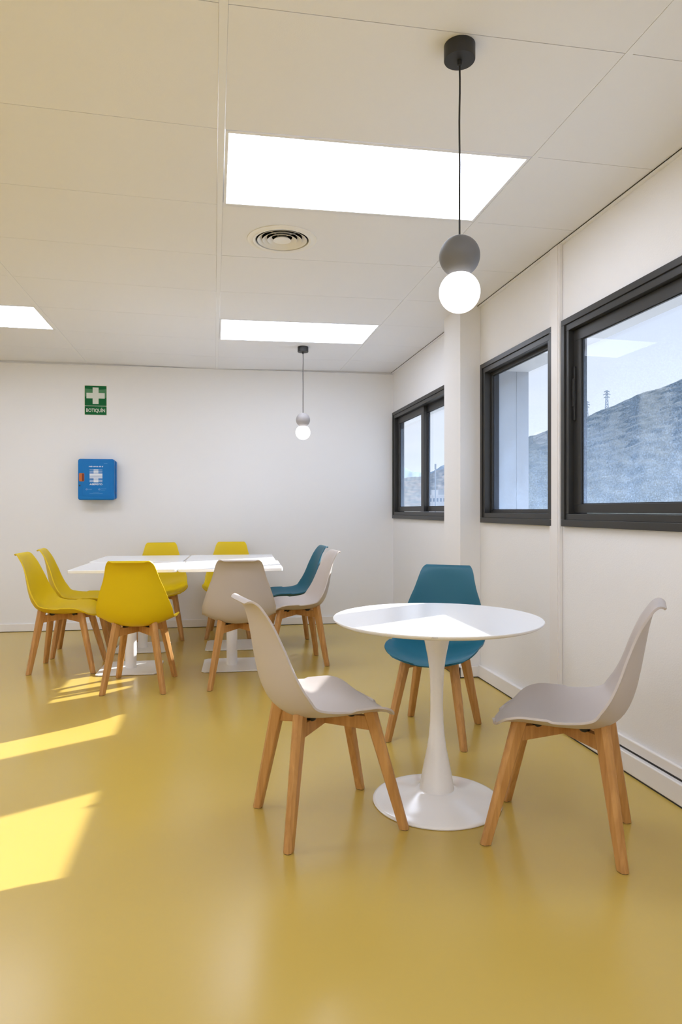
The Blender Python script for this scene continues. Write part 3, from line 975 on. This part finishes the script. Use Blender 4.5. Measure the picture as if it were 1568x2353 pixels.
hill('hillside_distant', [(700, 1100), (860, 1096), (905, 1084), (919, 1079), (928, 1075), (947, 1080), (966, 1084), (982, 1085), (995, 1081), (1009, 1073), (1022, 1065), (1050, 1052), (1100, 1058), (1200, 1075)],
     1100, 400, 'hill_far', 2.5, 160, 'pale blue distant ridge outside the far window', 16)

def beam(bm, a, b, r0):
    a, b = Vector(a), Vector(b); d = (b - a).normalized(); u = d.orthogonal().normalized() * r0; v = d.cross(u.normalized()) * r0
    A = [bm.verts.new(a + u * s + v * t) for s, t in ((1, 1), (-1, 1), (-1, -1), (1, -1))]
    B = [bm.verts.new(b + u * s + v * t) for s, t in ((1, 1), (-1, 1), (-1, -1), (1, -1))]
    for i in range(4): bm.faces.new((A[i], A[(i + 1) % 4], B[(i + 1) % 4], B[i]))
    bm.faces.new(A[::-1]); bm.faces.new(B)
def pylon(x, ytop, ybase, label, dist=315):
    T = px(x, ytop, dist); B = px(x, ybase + 12, dist)
    h_ = T.z - B.z
    r_ = empty('electricity_pylon', tuple(B), -.5)
    bm = NB(); wb, wt = h_ * .075, h_ * .02; th = .09
    n = 7
    def cn_(t, i): 
        w_ = wb + (wt - wb) * t
        return Vector((w_ * (1, -1, -1, 1)[i], w_ * (1, 1, -1, -1)[i], h_ * t))
    for i in range(4): beam(bm, cn_(0, i), cn_(1, i), th)
    for k in range(n):
        for i in range(4):
            j = (i + 1) % 4
            beam(bm, cn_(k / n, i), cn_((k + 1) / n, j), th * .7)
            beam(bm, cn_((k + 1) / n, i), cn_((k + 1) / n, j), th * .7)
    obj('tower', bm, 'steel', r_)
    for t, l_ in ((.72, .105), (.84, .13), (.95, .10)):
        bm = NB(); L_ = h_ * l_
        for s in (-1, 1):
            beam(bm, (0, 0, h_ * t), (s * L_, 0, h_ * t), th)
            beam(bm, (0, 0, h_ * (t + .05)), (s * L_, 0, h_ * t), th * .7)
            beam(bm, (s * L_, 0, h_ * t), (s * L_, 0, h_ * (t - .04)), th * .7)
        obj('cross_arm', bm, 'steel', r_)
    tag(r_, label, 'pylon', 'electricity pylons on the hill')
pylon(1395, 897, 942, 'taller right electricity pylon on the hill ridge outside the near window')
pylon(1349, 922, 959, 'shorter left electricity pylon on the hill ridge outside the near window')

# pale building and mast seen through the far window
A = px(986, 1171, 260); Bp = px(1060, 1171, 250)
dv = (Bp - A); dv.z = 0; Lb = dv.length; ang = math.atan2(dv.y, dv.x)
zt1 = px(990, 1138, 260).z; zt2 = px(1000, 1126, 260).z
bb = empty('office_building', (A.x, A.y, -6), ang)
boxes('wall', [(0, Lb, 0, 12, 0, zt1 + 6), (.6, 4.0, .8, 10, zt1 + 6, zt2 + 6)], 'bldg', bb)
k = 0.5
while k < Lb - 1.2:
    boxes('window', [(k, k + .85, -.08, .05, zt1 + 6 - 2.5, zt1 + 6 - 1.2)], 'bldg_glass', bb); k += 1.7
boxes('canopy_band', [(0, Lb, -.25, .02, zt1 + 6 - .5, zt1 + 6 - .1)], 'bldg', bb)
tag(bb, 'pale low office building far off through the far window', 'building')
mt = empty('tall_mast', tuple(Vector((px(1001, 1171, 180).x, px(1001, 1171, 180).y, -6))))
zt = px(1001, 1066, 180).z + 6
bm = NB(); lathe(bm, [(0, 0), (.20, 0), (.12, zt), (0, zt)], 12); obj('pole', bm, 'steel', mt, smooth=True)
boxes('antenna', [(-.22, .22, -.12, .12, zt - 1.4, zt)], 'steel', mt)
tag(mt, 'slim grey mast outside the right pane of the far window', 'mast')
